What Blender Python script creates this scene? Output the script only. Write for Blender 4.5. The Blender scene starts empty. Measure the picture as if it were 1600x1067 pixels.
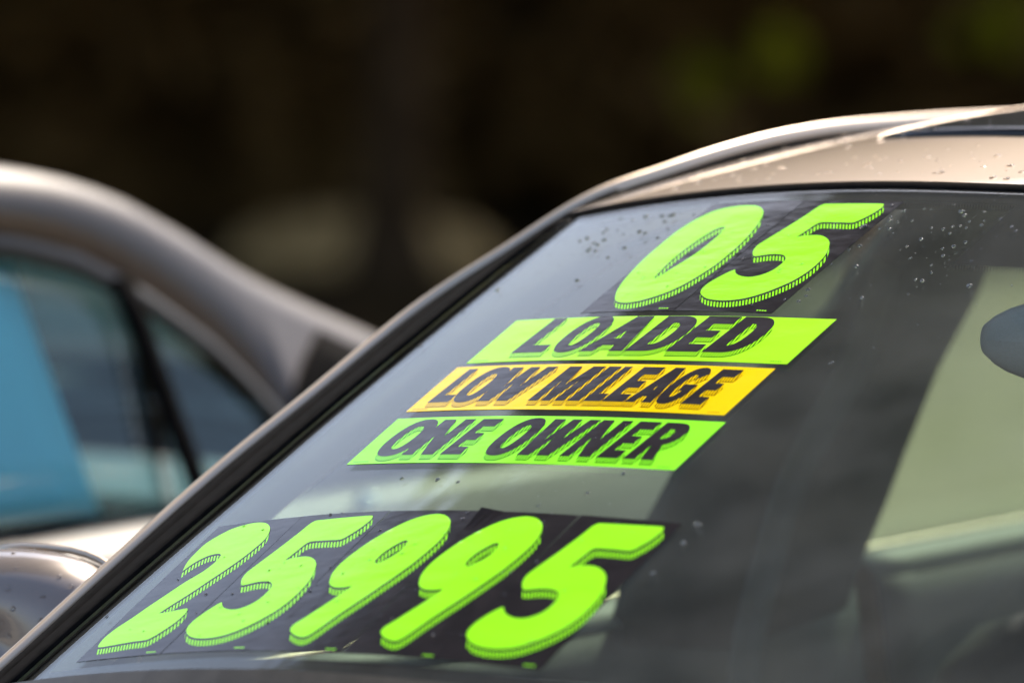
import bpy, bmesh, math, random
from mathutils import Vector, Matrix
from mathutils.geometry import tessellate_polygon

# ------------------------------------------------------------------ camera, sky, sun, exposure
scene = bpy.context.scene
COL = scene.collection
R = math.radians
YAW, PITCH, ROLL = 0.6981, 0.0586, 0.0091
CAM = Vector((2.804, -3.560, 1.541))
_f = Vector((-math.sin(YAW) * math.cos(PITCH), math.cos(YAW) * math.cos(PITCH), -math.sin(PITCH)))
_r = Vector((math.cos(YAW), math.sin(YAW), 0)); _u = _r.cross(_f)
_r2 = _r * math.cos(ROLL) + _u * math.sin(ROLL); _u2 = _u * math.cos(ROLL) - _r * math.sin(ROLL)
cd = bpy.data.cameras.new('camera'); co = bpy.data.objects.new('camera', cd); COL.objects.link(co)
m = Matrix((_r2, _u2, -_f)).transposed().to_4x4(); m.translation = CAM
co.matrix_world = m
cd.sensor_width = 36; cd.lens = 200; cd.clip_start = .1; cd.clip_end = 2000
cd.dof.use_dof = True; cd.dof.focus_distance = 5.0; cd.dof.aperture_fstop = 3.0
scene.camera = co

SUN_AZ, SUN_EL = R(-19), R(48)          # azimuth from +Y, negative = towards -X
world = bpy.data.worlds.new('World'); scene.world = world; world.use_nodes = True
wn = world.node_tree.nodes; wl = world.node_tree.links
bg = wn['Background']; sky = wn.new('ShaderNodeTexSky'); sky.sky_type = 'NISHITA'; sky.sun_disc = False
sky.sun_elevation = SUN_EL; sky.sun_rotation = SUN_AZ; sky.air_density = 1.0; sky.dust_density = 2.4
wl.new(sky.outputs[0], bg.inputs[0]); bg.inputs[1].default_value = 0.14
SUN = Vector((math.sin(SUN_AZ) * math.cos(SUN_EL), math.cos(SUN_AZ) * math.cos(SUN_EL), math.sin(SUN_EL)))
sd = bpy.data.lights.new('sun', 'SUN'); sd.energy = 3.9; sd.angle = R(.53); sd.color = (1, .90, .76)
so = bpy.data.objects.new('sun', sd); COL.objects.link(so); so.rotation_euler = SUN.to_track_quat('Z', 'Y').to_euler()
so.location = SUN * 30
vs = scene.view_settings; vs.view_transform = 'Standard'; vs.look = 'None'; vs.exposure = 0.95; vs.gamma = 1
vs.use_curve_mapping = False
scene.cycles.use_denoising = True
scene.cycles.max_bounces = 14; scene.cycles.transparent_max_bounces = 24; scene.cycles.caustics_reflective = False

random.seed(5)

# ------------------------------------------------------------------ helpers
def tag(o, label=None, cat=None, group=None, kind=None):
    if label: o['label'] = label
    if cat: o['category'] = cat
    if group: o['group'] = group
    if kind: o['kind'] = kind
    return o

def empty(name, loc=(0, 0, 0)):
    o = bpy.data.objects.new(name, None); COL.objects.link(o); o.location = loc; o.empty_display_size = .1
    return o

def mesh(name, verts, faces, mat, parent=None, smooth=True):
    me = bpy.data.meshes.new(name); me.from_pydata([tuple(v) for v in verts], [], faces); me.update()
    if smooth: me.polygons.foreach_set('use_smooth', [True] * len(me.polygons))
    if mat: me.materials.append(mat)
    o = bpy.data.objects.new(name, me); COL.objects.link(o)
    if parent:
        o.parent = parent
        pm = Matrix.Translation(parent.location)
        q = parent.parent
        while q: pm = Matrix.Translation(q.location) @ pm; q = q.parent
        me.transform(pm.inverted())
    return o

def loft(name, rows, mat, parent=None, smooth=True, thick=0.0, skip=None, bevel=0):
    n = len(rows[0]); v = [p for r in rows for p in r]; f = []
    for i in range(len(rows) - 1):
        for j in range(n - 1):
            if skip and skip(i, j): continue
            f.append((i * n + j, i * n + j + 1, (i + 1) * n + j + 1, (i + 1) * n + j))
    o = mesh(name, v, f, mat, parent, smooth)
    if thick:
        md = o.modifiers.new('thickness', 'SOLIDIFY'); md.thickness = abs(thick); md.offset = -1 if thick > 0 else 1
        md.use_even_offset = False
    return o

def lerp(a, b, t): return a + (b - a) * t
def interp(tab, x):
    if x <= tab[0][0]: return tab[0][1:] if len(tab[0]) > 2 else tab[0][1]
    for a, b in zip(tab, tab[1:]):
        if x <= b[0]:
            t = (x - a[0]) / (b[0] - a[0])
            r = [lerp(p, q, t) for p, q in zip(a[1:], b[1:])]
            return r if len(r) > 1 else r[0]
    return tab[-1][1:] if len(tab[-1]) > 2 else tab[-1][1]

def spline(pts, n):
    """Catmull-Rom through points, n samples a span."""
    out = []; P = [Vector(p) for p in pts]
    for i in range(len(P) - 1):
        a = P[i - 1] if i else P[0] * 2 - P[1]; b, c = P[i], P[i + 1]
        d = P[i + 2] if i + 2 < len(P) else P[-1] * 2 - P[-2]
        for k in range(n):
            t = k / n
            out.append(.5 * ((2 * b) + (c - a) * t + (2 * a - 5 * b + 4 * c - d) * t * t + (3 * b - a - 3 * c + d) * t ** 3))
    out.append(P[-1]); return out

def closed_spline(pts, n=3):
    P = [Vector((p[0], p[1])) for p in pts]; N = len(P); out = []
    for i in range(N):
        a, b, c, d = P[i - 1], P[i], P[(i + 1) % N], P[(i + 2) % N]
        sharp = lambda u, v, w: (v - u).length > 1e-9 and (w - v).length > 1e-9 and (v - u).angle(w - v, 0) > 1.0
        tb = (c - a) * .5 if not sharp(a, b, c) else (c - b) * .6
        tc = (d - b) * .5 if not sharp(b, c, d) else (c - b) * .6
        L = (c - b).length
        for tt in (tb, tc):
            if tt.length > L: tt *= L / tt.length
        for k in range(n):
            t = k / n
            out.append((2 * t ** 3 - 3 * t * t + 1) * b + (t ** 3 - 2 * t * t + t) * tb + (-2 * t ** 3 + 3 * t * t) * c + (t ** 3 - t * t) * tc)
    return [(p.x, p.y) for p in out]

def rbox(name, c, size, mat, parent=None, bevel=.01, rot=None, segs=3, shear=None):
    bm = bmesh.new(); bmesh.ops.create_cube(bm, size=1)
    bmesh.ops.scale(bm, vec=size, verts=bm.verts)
    bmesh.ops.bevel(bm, geom=bm.edges[:] , offset=bevel, segments=segs, profile=.5, affect='EDGES')
    M = Matrix.Translation(c)
    if rot: M = M @ Matrix.Rotation(rot[2], 4, 'Z') @ Matrix.Rotation(rot[1], 4, 'Y') @ Matrix.Rotation(rot[0], 4, 'X')
    bm.transform(M)
    v = [x.co.copy() for x in bm.verts]; bm.verts.index_update(); f = [[q.index for q in p.verts] for p in bm.faces]; bm.free()
    return mesh(name, v, f, mat, parent, True)

def tube(name, pts, rad, mat, parent=None, n=10):
    rows = []; P = [Vector(p) for p in pts]
    for i, p in enumerate(P):
        d = (P[min(i + 1, len(P) - 1)] - P[max(i - 1, 0)]).normalized()
        a = d.cross(Vector((0, 0, 1)))
        if a.length < .05: a = d.cross(Vector((1, 0, 0)))
        a.normalize(); b = d.cross(a); r = rad[i] if isinstance(rad, (list, tuple)) else rad
        rows.append([p + a * math.cos(2 * math.pi * k / n) * r + b * math.sin(2 * math.pi * k / n) * r for k in range(n + 1)])
    return loft(name, rows, mat, parent)

# ------------------------------------------------------------------ materials
def mat(name, col, rough=.5, metal=0., coat=0., spec=.5, **kw):
    mt = bpy.data.materials.new(name); mt.use_nodes = True
    b = mt.node_tree.nodes['Principled BSDF']
    b.inputs['Base Color'].default_value = (*col, 1); b.inputs['Roughness'].default_value = rough
    b.inputs['Metallic'].default_value = metal; b.inputs['Coat Weight'].default_value = coat
    b.inputs['Coat Roughness'].default_value = kw.get('coat_rough', .03); b.inputs['Specular IOR Level'].default_value = spec
    return mt

def vary(mt, scale, lo, hi, amt=1.0, bump=0., detail=4, rough=None):
    """procedural colour variation (noise ramp between two colours), optional bump and roughness variation"""
    nt = mt.node_tree; b = nt.nodes['Principled BSDF']
    tc = nt.nodes.new('ShaderNodeTexCoord'); n = nt.nodes.new('ShaderNodeTexNoise')
    n.inputs['Scale'].default_value = scale; n.inputs['Detail'].default_value = detail
    nt.links.new(tc.outputs['Object'], n.inputs['Vector'])
    r = nt.nodes.new('ShaderNodeValToRGB'); r.color_ramp.elements[0].position = .35; r.color_ramp.elements[1].position = .65
    r.color_ramp.elements[0].color = (*lo, 1); r.color_ramp.elements[1].color = (*hi, 1)
    nt.links.new(n.outputs['Fac'], r.inputs['Fac']); nt.links.new(r.outputs['Color'], b.inputs['Base Color'])
    if bump:
        bp = nt.nodes.new('ShaderNodeBump'); bp.inputs['Strength'].default_value = bump; bp.inputs['Distance'].default_value = .01
        nt.links.new(n.outputs['Fac'], bp.inputs['Height']); nt.links.new(bp.outputs['Normal'], b.inputs['Normal'])
    if rough:
        mr = nt.nodes.new('ShaderNodeMapRange'); mr.inputs['To Min'].default_value = rough[0]; mr.inputs['To Max'].default_value = rough[1]
        nt.links.new(n.outputs['Fac'], mr.inputs['Value']); nt.links.new(mr.outputs['Result'], b.inputs['Roughness'])
    return mt

def glass_mat(name, tint, dust_haze=0.0, f0=.04):
    """pane: clear tinted pass-through plus a Fresnel mirror reflection (same from both sides) and a thin film of dust that also serves as grey haze"""
    mt = bpy.data.materials.new(name); mt.use_nodes = True; nt = mt.node_tree; nt.nodes.clear()
    out = nt.nodes.new('ShaderNodeOutputMaterial'); tr = nt.nodes.new('ShaderNodeBsdfTransparent'); tr.inputs[0].default_value = (*tint, 1)
    gl = nt.nodes.new('ShaderNodeBsdfGlossy'); gl.inputs['Roughness'].default_value = .0
    lw = nt.nodes.new('ShaderNodeLayerWeight'); lw.inputs['Blend'].default_value = .5
    pw = nt.nodes.new('ShaderNodeMath'); pw.operation = 'POWER'; pw.inputs[1].default_value = 5
    ma = nt.nodes.new('ShaderNodeMath'); ma.operation = 'MULTIPLY_ADD'; ma.inputs[1].default_value = 1 - f0; ma.inputs[2].default_value = f0
    mx = nt.nodes.new('ShaderNodeMixShader')
    nt.links.new(lw.outputs['Facing'], pw.inputs[0]); nt.links.new(pw.outputs[0], ma.inputs[0]); nt.links.new(ma.outputs[0], mx.inputs[0])
    src = tr.outputs[0]
    if dust_haze:
        df = nt.nodes.new('ShaderNodeBsdfDiffuse'); df.inputs[0].default_value = (.55, .53, .5, 1)
        tc = nt.nodes.new('ShaderNodeTexCoord')
        n1 = nt.nodes.new('ShaderNodeTexNoise'); n1.inputs['Scale'].default_value = 9; n1.inputs['Detail'].default_value = 5
        n2 = nt.nodes.new('ShaderNodeTexVoronoi'); n2.inputs['Scale'].default_value = 130
        nt.links.new(tc.outputs['Object'], n1.inputs['Vector']); nt.links.new(tc.outputs['Object'], n2.inputs['Vector'])
        lt = nt.nodes.new('ShaderNodeMath'); lt.operation = 'LESS_THAN'; lt.inputs[1].default_value = .07
        nt.links.new(n2.outputs['Distance'], lt.inputs[0])
        sp = nt.nodes.new('ShaderNodeMath'); sp.operation = 'MULTIPLY'; sp.inputs[1].default_value = .05
        nt.links.new(lt.outputs[0], sp.inputs[0])
        md = nt.nodes.new('ShaderNodeMath'); md.operation = 'MULTIPLY_ADD'; md.inputs[1].default_value = dust_haze * 2
        nt.links.new(n1.outputs['Fac'], md.inputs[0]); nt.links.new(sp.outputs[0], md.inputs[2])
        m2 = nt.nodes.new('ShaderNodeMixShader'); nt.links.new(md.outputs[0], m2.inputs[0])
        nt.links.new(tr.outputs[0], m2.inputs[1]); nt.links.new(df.outputs[0], m2.inputs[2]); src = m2.outputs[0]
    nt.links.new(src, mx.inputs[1]); nt.links.new(gl.outputs[0], mx.inputs[2]); nt.links.new(mx.outputs[0], out.inputs[0])
    return mt

def stripe_mat(name, c1, c2, pitch, dx, dy, duty=.55, rough=.3):
    """printed hatch lines running along (dx, dy) of the sticker, from its UV map in millimetres"""
    mt = mat(name, c1, .16, spec=.3); nt = mt.node_tree; b = nt.nodes['Principled BSDF']
    uv = nt.nodes.new('ShaderNodeUVMap'); sx = nt.nodes.new('ShaderNodeSeparateXYZ'); nt.links.new(uv.outputs[0], sx.inputs[0])
    m1 = nt.nodes.new('ShaderNodeMath'); m1.operation = 'MULTIPLY'; m1.inputs[1].default_value = -dx / dy / pitch
    nt.links.new(sx.outputs['Y'], m1.inputs[0])
    m2 = nt.nodes.new('ShaderNodeMath'); m2.operation = 'MULTIPLY_ADD'; m2.inputs[1].default_value = 1 / pitch
    nt.links.new(sx.outputs['X'], m2.inputs[0]); nt.links.new(m1.outputs[0], m2.inputs[2])
    fr = nt.nodes.new('ShaderNodeMath'); fr.operation = 'FRACT'; nt.links.new(m2.outputs[0], fr.inputs[0])
    lt = nt.nodes.new('ShaderNodeMath'); lt.operation = 'LESS_THAN'; lt.inputs[1].default_value = duty; nt.links.new(fr.outputs[0], lt.inputs[0])
    mx = nt.nodes.new('ShaderNodeMix'); mx.data_type = 'RGBA'
    mx.inputs[6].default_value = (*c2, 1); mx.inputs[7].default_value = (*c1, 1)
    nt.links.new(lt.outputs[0], mx.inputs[0]); nt.links.new(mx.outputs[2], b.inputs['Base Color'])
    return mt

M = {}
def paint_mat(name, col, flake=.06, metal=.45, coat=1.0, rough=.34):
    mt = mat(name, col, rough, metal=metal, coat=coat, coat_rough=.02)
    nt = mt.node_tree; b = nt.nodes['Principled BSDF']
    tc = nt.nodes.new('ShaderNodeTexCoord'); n = nt.nodes.new('ShaderNodeTexNoise'); n.inputs['Scale'].default_value = 900; n.inputs['Detail'].default_value = 1
    nt.links.new(tc.outputs['Object'], n.inputs['Vector'])
    mx = nt.nodes.new('ShaderNodeMix'); mx.data_type = 'RGBA'
    mx.inputs[6].default_value = (*[c * (1 - flake) for c in col], 1); mx.inputs[7].default_value = (*[min(1, c * (1 + flake)) for c in col], 1)
    nt.links.new(n.outputs['Fac'], mx.inputs[0]); nt.links.new(mx.outputs[2], b.inputs['Base Color'])
    return mt
M['paint'] = paint_mat('champagne_paint', (.68, .52, .37))
M['paint2'] = paint_mat('bronze_grey_paint', (.065, .047, .037), metal=.1, coat=.3, rough=.5)
M['paint3'] = paint_mat('mirror_dimmed_paint', (.24, .195, .17), metal=.3)  # body paint darkened to stand in for dark surroundings mirrored in the housing
M['rubber'] = vary(mat('black_rubber', (.012, .012, .012), .45), 60, (.008, .008, .008), (.018, .017, .016))
M['moulding'] = vary(mat('matt_black_moulding', (.006, .006, .006), .8, spec=.02), 80, (.004, .004, .004), (.009, .008, .008))
M['gloss_black'] = mat('gloss_black_trim', (.008, .008, .009), .18)
M['frit'] = mat('ceramic_frit', (.012, .011, .012), .8, spec=0.)
M['wind'] = glass_mat('windshield_glass', (.90, .95, .93), dust_haze=.045)  # dust film raised beyond real dust, a haze lifting the dark right half
M['side'] = glass_mat('side_glass', (.70, .79, .71))
M['side2'] = glass_mat('tinted_side_glass', (.76, .90, .92))
M['trim'] = vary(mat('dark_grey_trim', (.06, .062, .065), .6), 300, (.052, .054, .057), (.07, .072, .076), bump=.2)
M['trim_light'] = vary(mat('beige_grey_door_trim', (.25, .25, .23), .6), 200, (.23, .23, .21), (.27, .265, .245), bump=.15)
M['cloth'] = vary(mat('charcoal_seat_cloth', (.04, .04, .043), .9), 250, (.03, .03, .033), (.055, .055, .06), bump=.4)
M['liner'] = vary(mat('headliner_cloth', (.16, .155, .14), .95), 400, (.14, .135, .125), (.18, .17, .155))
M['belt'] = vary(mat('grey_seat_belt', (.16, .175, .19), .7), 500, (.14, .15, .165), (.18, .195, .21))
M['plastic'] = vary(mat('mirror_plastic', (.30, .305, .31), .5), 400, (.28, .285, .29), (.32, .325, .335), bump=.1)
M['chrome'] = mat('chrome', (.8, .8, .8), .08, metal=1)
M['tyre'] = mat('tyre_rubber', (.02, .02, .02), .8)
M['water'] = mat('rain_water', (1, 1, 1), .05); _b = M['water'].node_tree.nodes['Principled BSDF']
_b.inputs['Transmission Weight'].default_value = 1; _b.inputs['IOR'].default_value = 1.33
GREEN, GREEN2, ORANGE = (.35, 1.0, .018), (.42, 1.0, .02), (1.0, .66, .0)
PRINT = (.020, .017, .019)
M['panel'] = vary(mat('black_sticker_vinyl', PRINT, .16), 40, (.017, .015, .017), (.024, .020, .022), rough=(.12, .20))
M['green'] = mat('fluorescent_green_print', GREEN, .16, spec=.36)
M['lime'] = mat('fluorescent_lime_vinyl', GREEN2, .14, spec=.36)
M['leaf_lime'] = mat('fluorescent_green_vinyl', (.30, 1.0, .03), .14, spec=.36)
M['orange'] = mat('fluorescent_orange_vinyl', ORANGE, .14, spec=.36)
M['ink'] = mat('black_ink', (.024, .019, .022), .16, spec=.45)
def wrinkle(mt, scale=14, strength=.10):
    nt = mt.node_tree; b = nt.nodes['Principled BSDF']; tc = nt.nodes.new('ShaderNodeTexCoord')
    mp = nt.nodes.new('ShaderNodeMapping'); mp.inputs['Rotation'].default_value = (.3, .2, .7); mp.inputs['Scale'].default_value = (1, 2.2, 1)
    n = nt.nodes.new('ShaderNodeTexNoise'); n.inputs['Scale'].default_value = scale; n.inputs['Detail'].default_value = 3
    bp = nt.nodes.new('ShaderNodeBump'); bp.inputs['Strength'].default_value = strength; bp.inputs['Distance'].default_value = .01
    nt.links.new(tc.outputs['Object'], mp.inputs['Vector']); nt.links.new(mp.outputs[0], n.inputs['Vector']); nt.links.new(n.outputs['Fac'], bp.inputs['Height'])
    nt.links.new(bp.outputs['Normal'], b.inputs['Normal'])
    # patchy wear: gloss and colour drift a little over the sheet
    if not b.inputs['Roughness'].is_linked:
        mr = nt.nodes.new('ShaderNodeMapRange'); mr.inputs['To Min'].default_value = .10; mr.inputs['To Max'].default_value = .30
        nt.links.new(n.outputs['Fac'], mr.inputs['Value']); nt.links.new(mr.outputs['Result'], b.inputs['Roughness'])
    return mt
for _k in ('panel', 'green', 'lime', 'leaf_lime', 'orange', 'ink'): wrinkle(M[_k])
M['blue'] = vary(mat('blue_paper', (.42, .92, .99), .8), 6, (.40, .90, .97), (.45, .94, 1.0))

_nt = M['blue'].node_tree; _p = _nt.nodes['Principled BSDF']; _tl = _nt.nodes.new('ShaderNodeBsdfTranslucent'); _tl.inputs[0].default_value = (.30, .88, .98, 1)
_mx = _nt.nodes.new('ShaderNodeMixShader'); _mx.inputs[0].default_value = .35
_nt.links.new(_p.outputs[0], _mx.inputs[1]); _nt.links.new(_tl.outputs[0], _mx.inputs[2]); _nt.links.new(_mx.outputs[0], _nt.nodes['Material Output'].inputs[0])

# ------------------------------------------------------------------ the windshield's surface (metres; x across, s up the glass)
GA, GK, GS = 0.4904, 0.2196, 0.0532
def G(x, s, off=0.):
    def p(x, s):
        w = -GK * max(0, abs(x) - .19) ** 2 - GS * (s - .4) ** 2
        return Vector((x, s * math.cos(GA) - w * math.sin(GA), 1.06 + s * math.sin(GA) + w * math.cos(GA)))
    c = p(x, s)
    if off:
        n = (p(x + 1e-4, s) - p(x - 1e-4, s)).cross(p(x, s + 1e-4) - p(x, s - 1e-4)).normalized()
        c = c + n * off
    return c
def Gn(x, s):
    return (G(x, s, 1e-2) - G(x, s)).normalized()
CLEAR = [(-.2, -.676), (-.098, -.668), (.194, -.644), (.5, -.630), (.707, -.621), (.8, -.617)]
def clear(s): return interp(CLEAR, s)          # left edge of the clear glass
def edge(s): return clear(s) - .030            # physical edge of the glass
S0, S1 = -.16, .705

# ------------------------------------------------------------------ ground
gm = vary(mat('pale_gravel_asphalt', (.32, .28, .2), .95, spec=.05), 3, (.28, .24, .165), (.38, .33, .235), bump=.4, detail=8)
o = mesh('ground', [(-400, -300, 0), (300, -300, 0), (300, 500, 0), (-400, 500, 0)], [(0, 1, 2, 3)], gm); tag(o, kind='structure')

# ------------------------------------------------------------------ lower bodies (shared by both cars)
def belt(y): return .936 + .049 * (y - .375) / 1.075
def side_section(y, hw, y0, y1, zb, steep=0.):
    """half section of the body side from the belt down to the sill"""
    e = max(0, (y0 + .75 - y) / .75); e2 = max(0, (y - (y1 - .6)) / .6)
    pull = .16 * e ** 2 + .10 * e2 ** 2
    zt = zb - .10 * e - .02 * e2
    pts = [(hw - .135, zt), (hw - .10, zt - .004 - .018 * steep), (hw - .055, zt - .022 - .06 * steep), (hw - .02, zt - .07 - .05 * steep), (hw - .004, zt - .16), (hw, zt - .26), (hw - .012, zt - .40), (hw - .03, zt - .55), (hw - .08, .22)]
    return [(x - pull, z) for x, z in pts]

def wheel_part(name, c, parent):
    def ring(nm, prof, mt, par):
        rows = [[Vector((c[0] + px, c[1] + pr * math.cos(t), c[2] + pr * math.sin(t))) for px, pr in prof] for t in [2 * math.pi * k / 32 for k in range(33)]]
        return loft(nm, rows, mt, par)
    sgn = 1 if c[0] > parent.location.x else -1
    w = empty(name, (0, 0, 0)); w.parent = parent
    # the holder is a mesh: the tyre, with the rim as its sub-part
    bpy.data.objects.remove(w)
    ty = ring(name, [(-.10, .22), (-.105, .30), (-.08, .325), (.08, .325), (.105, .30), (.10, .22)], M['tyre'], parent)
    ring('rim', [(sgn * .085, .225), (sgn * .08, .19), (sgn * .05, .17), (sgn * .06, .06), (sgn * .07, .0)], M['chrome'], ty)
    return ty

def lower_body(root, xc, hw, y0, y1, dy, paint, zoff=0., panels=None, steep=lambda y: 0.):
    def row(y, sg):
        return [Vector((xc + sg * x, y, z)) for x, z in side_section(y, hw, y0, y1, belt(y - dy) + zoff, steep(y))]
    for sg in (-1, 1):
        for nm, a, b in panels:
            n = max(3, int((b - a) / .08)); ys = [lerp(a + .003, b - .003, k / n) for k in range(n + 1)]
            loft(nm, [row(y, sg) for y in (ys if sg > 0 else ys[::-1])], paint, root, thick=.012)
    # front and rear bumpers close the body
    for nm, y, d in (('front_bumper', y0, -1), ('rear_bumper', y1, 1)):
        sec = side_section(y, hw, y0, y1, belt(y - dy) + zoff)
        rows = []
        for k in range(13):
            t = math.pi * k / 12
            rows.append([Vector((xc + x * math.cos(t), y + d * .16 * math.sin(t) * (1 - .3 * abs(z - .5)), z)) for x, z in sec])
        loft(nm, rows if d > 0 else rows[::-1], paint, root)

# ================================================================== THE CAR
car = empty('parked_car', (0, .9, 0))
tag(car, 'champagne beige sedan with windshield full of price stickers, wet with raindrops', 'car')
lower_body(car, 0, .885, -1.35, 3.15, 0, M['paint'], panels=[('fender', -1.35, -.02), ('front_door', -.02, 1.16), ('rear_door', 1.16, 2.12), ('rear_fender', 2.12, 3.15)])
# hood
def hood_z(x, y):
    t = (y + 1.35) / 1.17
    return lerp(.80, .945, t ** .7) + .012 - .10 * (abs(x) / .75) ** 3 * (1 - .2 * t) * .55
loft('hood', [[Vector((x, y, hood_z(x, y))) for x in [-.745 + .0745 * k for k in range(21)]] for y in [-1.33 + .0767 * k for k in range(16)]], M['paint'], car, thick=.015)
# black cowl between hood and glass
rows = []
for k in range(33):
    x = -.72 + 1.44 * k / 32
    g = G(x, -.116, .005); g2 = G(x, -.120, .001); h = Vector((x, -.19, hood_z(x, -.19) - .012))
    rows.append([g2, g, g + Vector((0, -.012, .002)), g.lerp(h, .4) + Vector((0, 0, -.012)), h])
loft('cowl', rows, M['rubber'], car)

# windshield slab
wn_, sn_ = 48, 40
rows = []
for j in range(sn_ + 1):
    s = lerp(S0, S1, j / sn_); e = edge(s)
    rows.append([G(lerp(e, -e, i / wn_), s) for i in range(wn_ + 1)])
wind = loft('windshield', rows, M['wind'], car, thick=.003)

# black ceramic border on the inside face, with its rows of dots
fv, ff = [], []
def fquad(x0, x1, s0, s1, nx, ns, xf0=None, xf1=None):
    b = len(fv)
    for j in range(ns + 1):
        s = lerp(s0, s1, j / ns); a = xf0(s) if xf0 else x0; c = xf1(s) if xf1 else x1
        for i in range(nx + 1): fv.append(G(lerp(a, c, i / nx), s, -.0036))
    for j in range(ns):
        for i in range(nx):
            q = b + j * (nx + 1) + i; ff.append((q, q + 1, q + nx + 2, q + nx + 1))
def fdot(x, s, r):
    b = len(fv)
    for k in range(6): fv.append(G(x + r * math.cos(k * math.pi / 3), s + r * math.sin(k * math.pi / 3), -.0036))
    ff.append(tuple(range(b, b + 6)))
STOP, SBOT, PX, PS = .672, -.088, .100, .562
fquad(0, 0, S0, S1, 3, 30, edge, clear); fquad(0, 0, S0, S1, 3, 30, lambda s: -clear(s), lambda s: -edge(s))
fquad(0, 0, STOP, S1, 50, 2, lambda s: clear(s), lambda s: -clear(s))
fquad(0, 0, S0, SBOT, 50, 4, lambda s: clear(s), lambda s: -clear(s))
fquad(0, 0, PS, STOP, 10, 5, lambda s: -PX - .12 * (STOP - s) * -1 * .0, lambda s: PX)
pit = .0031
for r in range(4):
    rad = .00125 * (1 - .2 * r)
    for i in range(int(1.24 / pit)):
        x = -.62 + pit * (i + .5 * (r % 2))
        if abs(x) > PX: fdot(x, STOP - .0016 - r * pit * .87, rad)
        fdot(x, SBOT + .0016 + r * pit * .87, rad)
    for i in range(int((STOP - PS) / pit)):
        for sg in (-1, 1): fdot(sg * (PX + .0016 + r * pit * .87), PS + pit * (i + .5 * (r % 2)), rad)
    for i in range(int(2 * PX / pit)): fdot(-PX + pit * (i + .5 * (r % 2)), PS - .0016 - r * pit * .87, rad)
mesh('ceramic_border', fv, ff, M['frit'], wind, smooth=False)

# roof panel
def RH(eta): return .079 * (1 - max(0, 1 - eta) ** 3.0) if eta < 1 else .079 - .035 * (eta - 1) ** 2
def roof(x, eta, off=0.):
    f = G(x, .699, .003); z = f.z + RH(eta)
    return Vector((x, f.y + eta, z + off))
CREST = [(-.772, -.10, .908), (-.767, -.006, .962), (-.763, .232, 1.10), (-.752, .375, 1.180), (-.74, .512, 1.257), (-.705, .603, 1.312), (-.672, .69, 1.362), (-.652, .78, 1.388), (-.642, .866, 1.407), (-.634, .964, 1.422), (-.628, 1.088, 1.431), (-.622, 1.348, 1.437), (-.62, 1.7, 1.432), (-.625, 2.05, 1.40), (-.64, 2.35, 1.31), (-.66, 2.62, 1.17), (-.68, 2.8, 1.05)]
CR = spline(CREST, 8)
def crest_x(y):
    return interp([(p.y, p.x) for p in CR], y)
rows = []
for k in range(34):
    eta = (k / 33) ** 1.3 * 1.55
    r = []
    for i in range(41):
        u = -1 + 2 * i / 40
        y0 = G(0, .699, .003).y + eta
        xe = -crest_x(y0 + .03) - .030
        x = u * xe
        p = roof(x, eta)
        if k == 0: p = p + Vector((0, .001, 0))
        p.z -= .0012 * max(0, (abs(u) - .93) / .07) ** 2
        r.append(p)
    rows.append(r)
roof_o = loft('roof', rows, M['paint'], car)
# rubber seal between the roof and the glass
rows_s = []
for i in range(41):
    x = lerp(-.655, .655, i / 40)
    rows_s.append([G(x, .691, .0002), G(x, .692, .0010), G(x, .696, .0014), roof(x, .0, -.0006), roof(x, .004, -.004), roof(x, .02, -.02)])
loft('windshield_seal', rows_s, M['moulding'], car)

# side rails: A-pillar running into the roof side and down to the rear
SEC = [(.030, -.016), (.0285, -.006), (.025, -.001), (.019, .0012), (.010, .0012), (0, 0), (-.006, -.005), (-.010, -.014), (-.014, -.028), (-.017, -.048), (-.020, -.075)]
def rail_frame(p):
    t = min(1, max(0, (p.y - .50) / .35))
    s = max(-.1, min(.72, (p.y) / math.cos(GA)))
    xg = -.70
    e1a = (G(xg + .01, s) - G(xg - .01, s)).normalized(); e2a = Gn(xg, s)
    e1b = Vector((.985, -.05, .14)).normalized(); e2b = Vector((-.13, -.14, .97)).normalized()
    return e1a.lerp(e1b, t).normalized(), e2a.lerp(e2b, t).normalized()
railrows = []
for p in CR:
    e1, e2 = rail_frame(p); kk = .34 if p.y < .5 else lerp(.34, .40, min(1, (p.y - .5) / .3))
    railrows.append([p + e1 * a * kk + e2 * b for a, b in SEC])
flip = lambda rows: [[Vector((-p.x, p.y, p.z)) for p in r] for r in rows]
loft('side_rail', railrows, M['paint'], car, thick=-.01); loft('side_rail', [r[::-1] for r in flip(railrows)], M['paint'], car, thick=-.01)
# black moulding between glass edge and pillar, and in the roof ditch
mrows = []
for p, rr in zip(CR, railrows):
    if p.y > 1.9: break
    e1, e2 = rail_frame(p); b = rr[1]
    if p.y < .60:
        s = (p.y - .02) / math.cos(GA)
        for _ in range(6):
            s += (p.y - .012 - G(edge(s), s).y) / math.cos(GA)
        a = G(edge(s) + .006, s, .0012)
        t = 0
    else:
        ts = min(1, (p.y - .60) / .12)
        s = min(.70, .64 + .06 * ts); aa = G(edge(s) + .006, s, .0012)
        xe = crest_x(p.y + .03) + .026
        f = G(xe, .699, .003); bb = roof(xe, max(0, p.y + .004 - f.y), -.010)
        a = aa.lerp(bb, ts)
    w = (b - a)
    mrows.append([a, a + e2 * .004, a + w * .12 + e2 * .005, a + w * .42 + e2 * .0045, a + w * .46 + e2 * .002, a + w * .50 + e2 * .0045, a + w * .82 + e2 * .003, a + w * .9 - e2 * .002, b])
    if p.y > .60 and ts >= 1:
        mrows[-1] = [a + w * q - e2 * .004 for q in (0, .1, .2, .4, .5, .6, .8, .9, 1)]
loft('black_moulding', mrows, M['moulding'], car); loft('black_moulding', [r[::-1] for r in flip(mrows)], M['moulding'], car)

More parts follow.
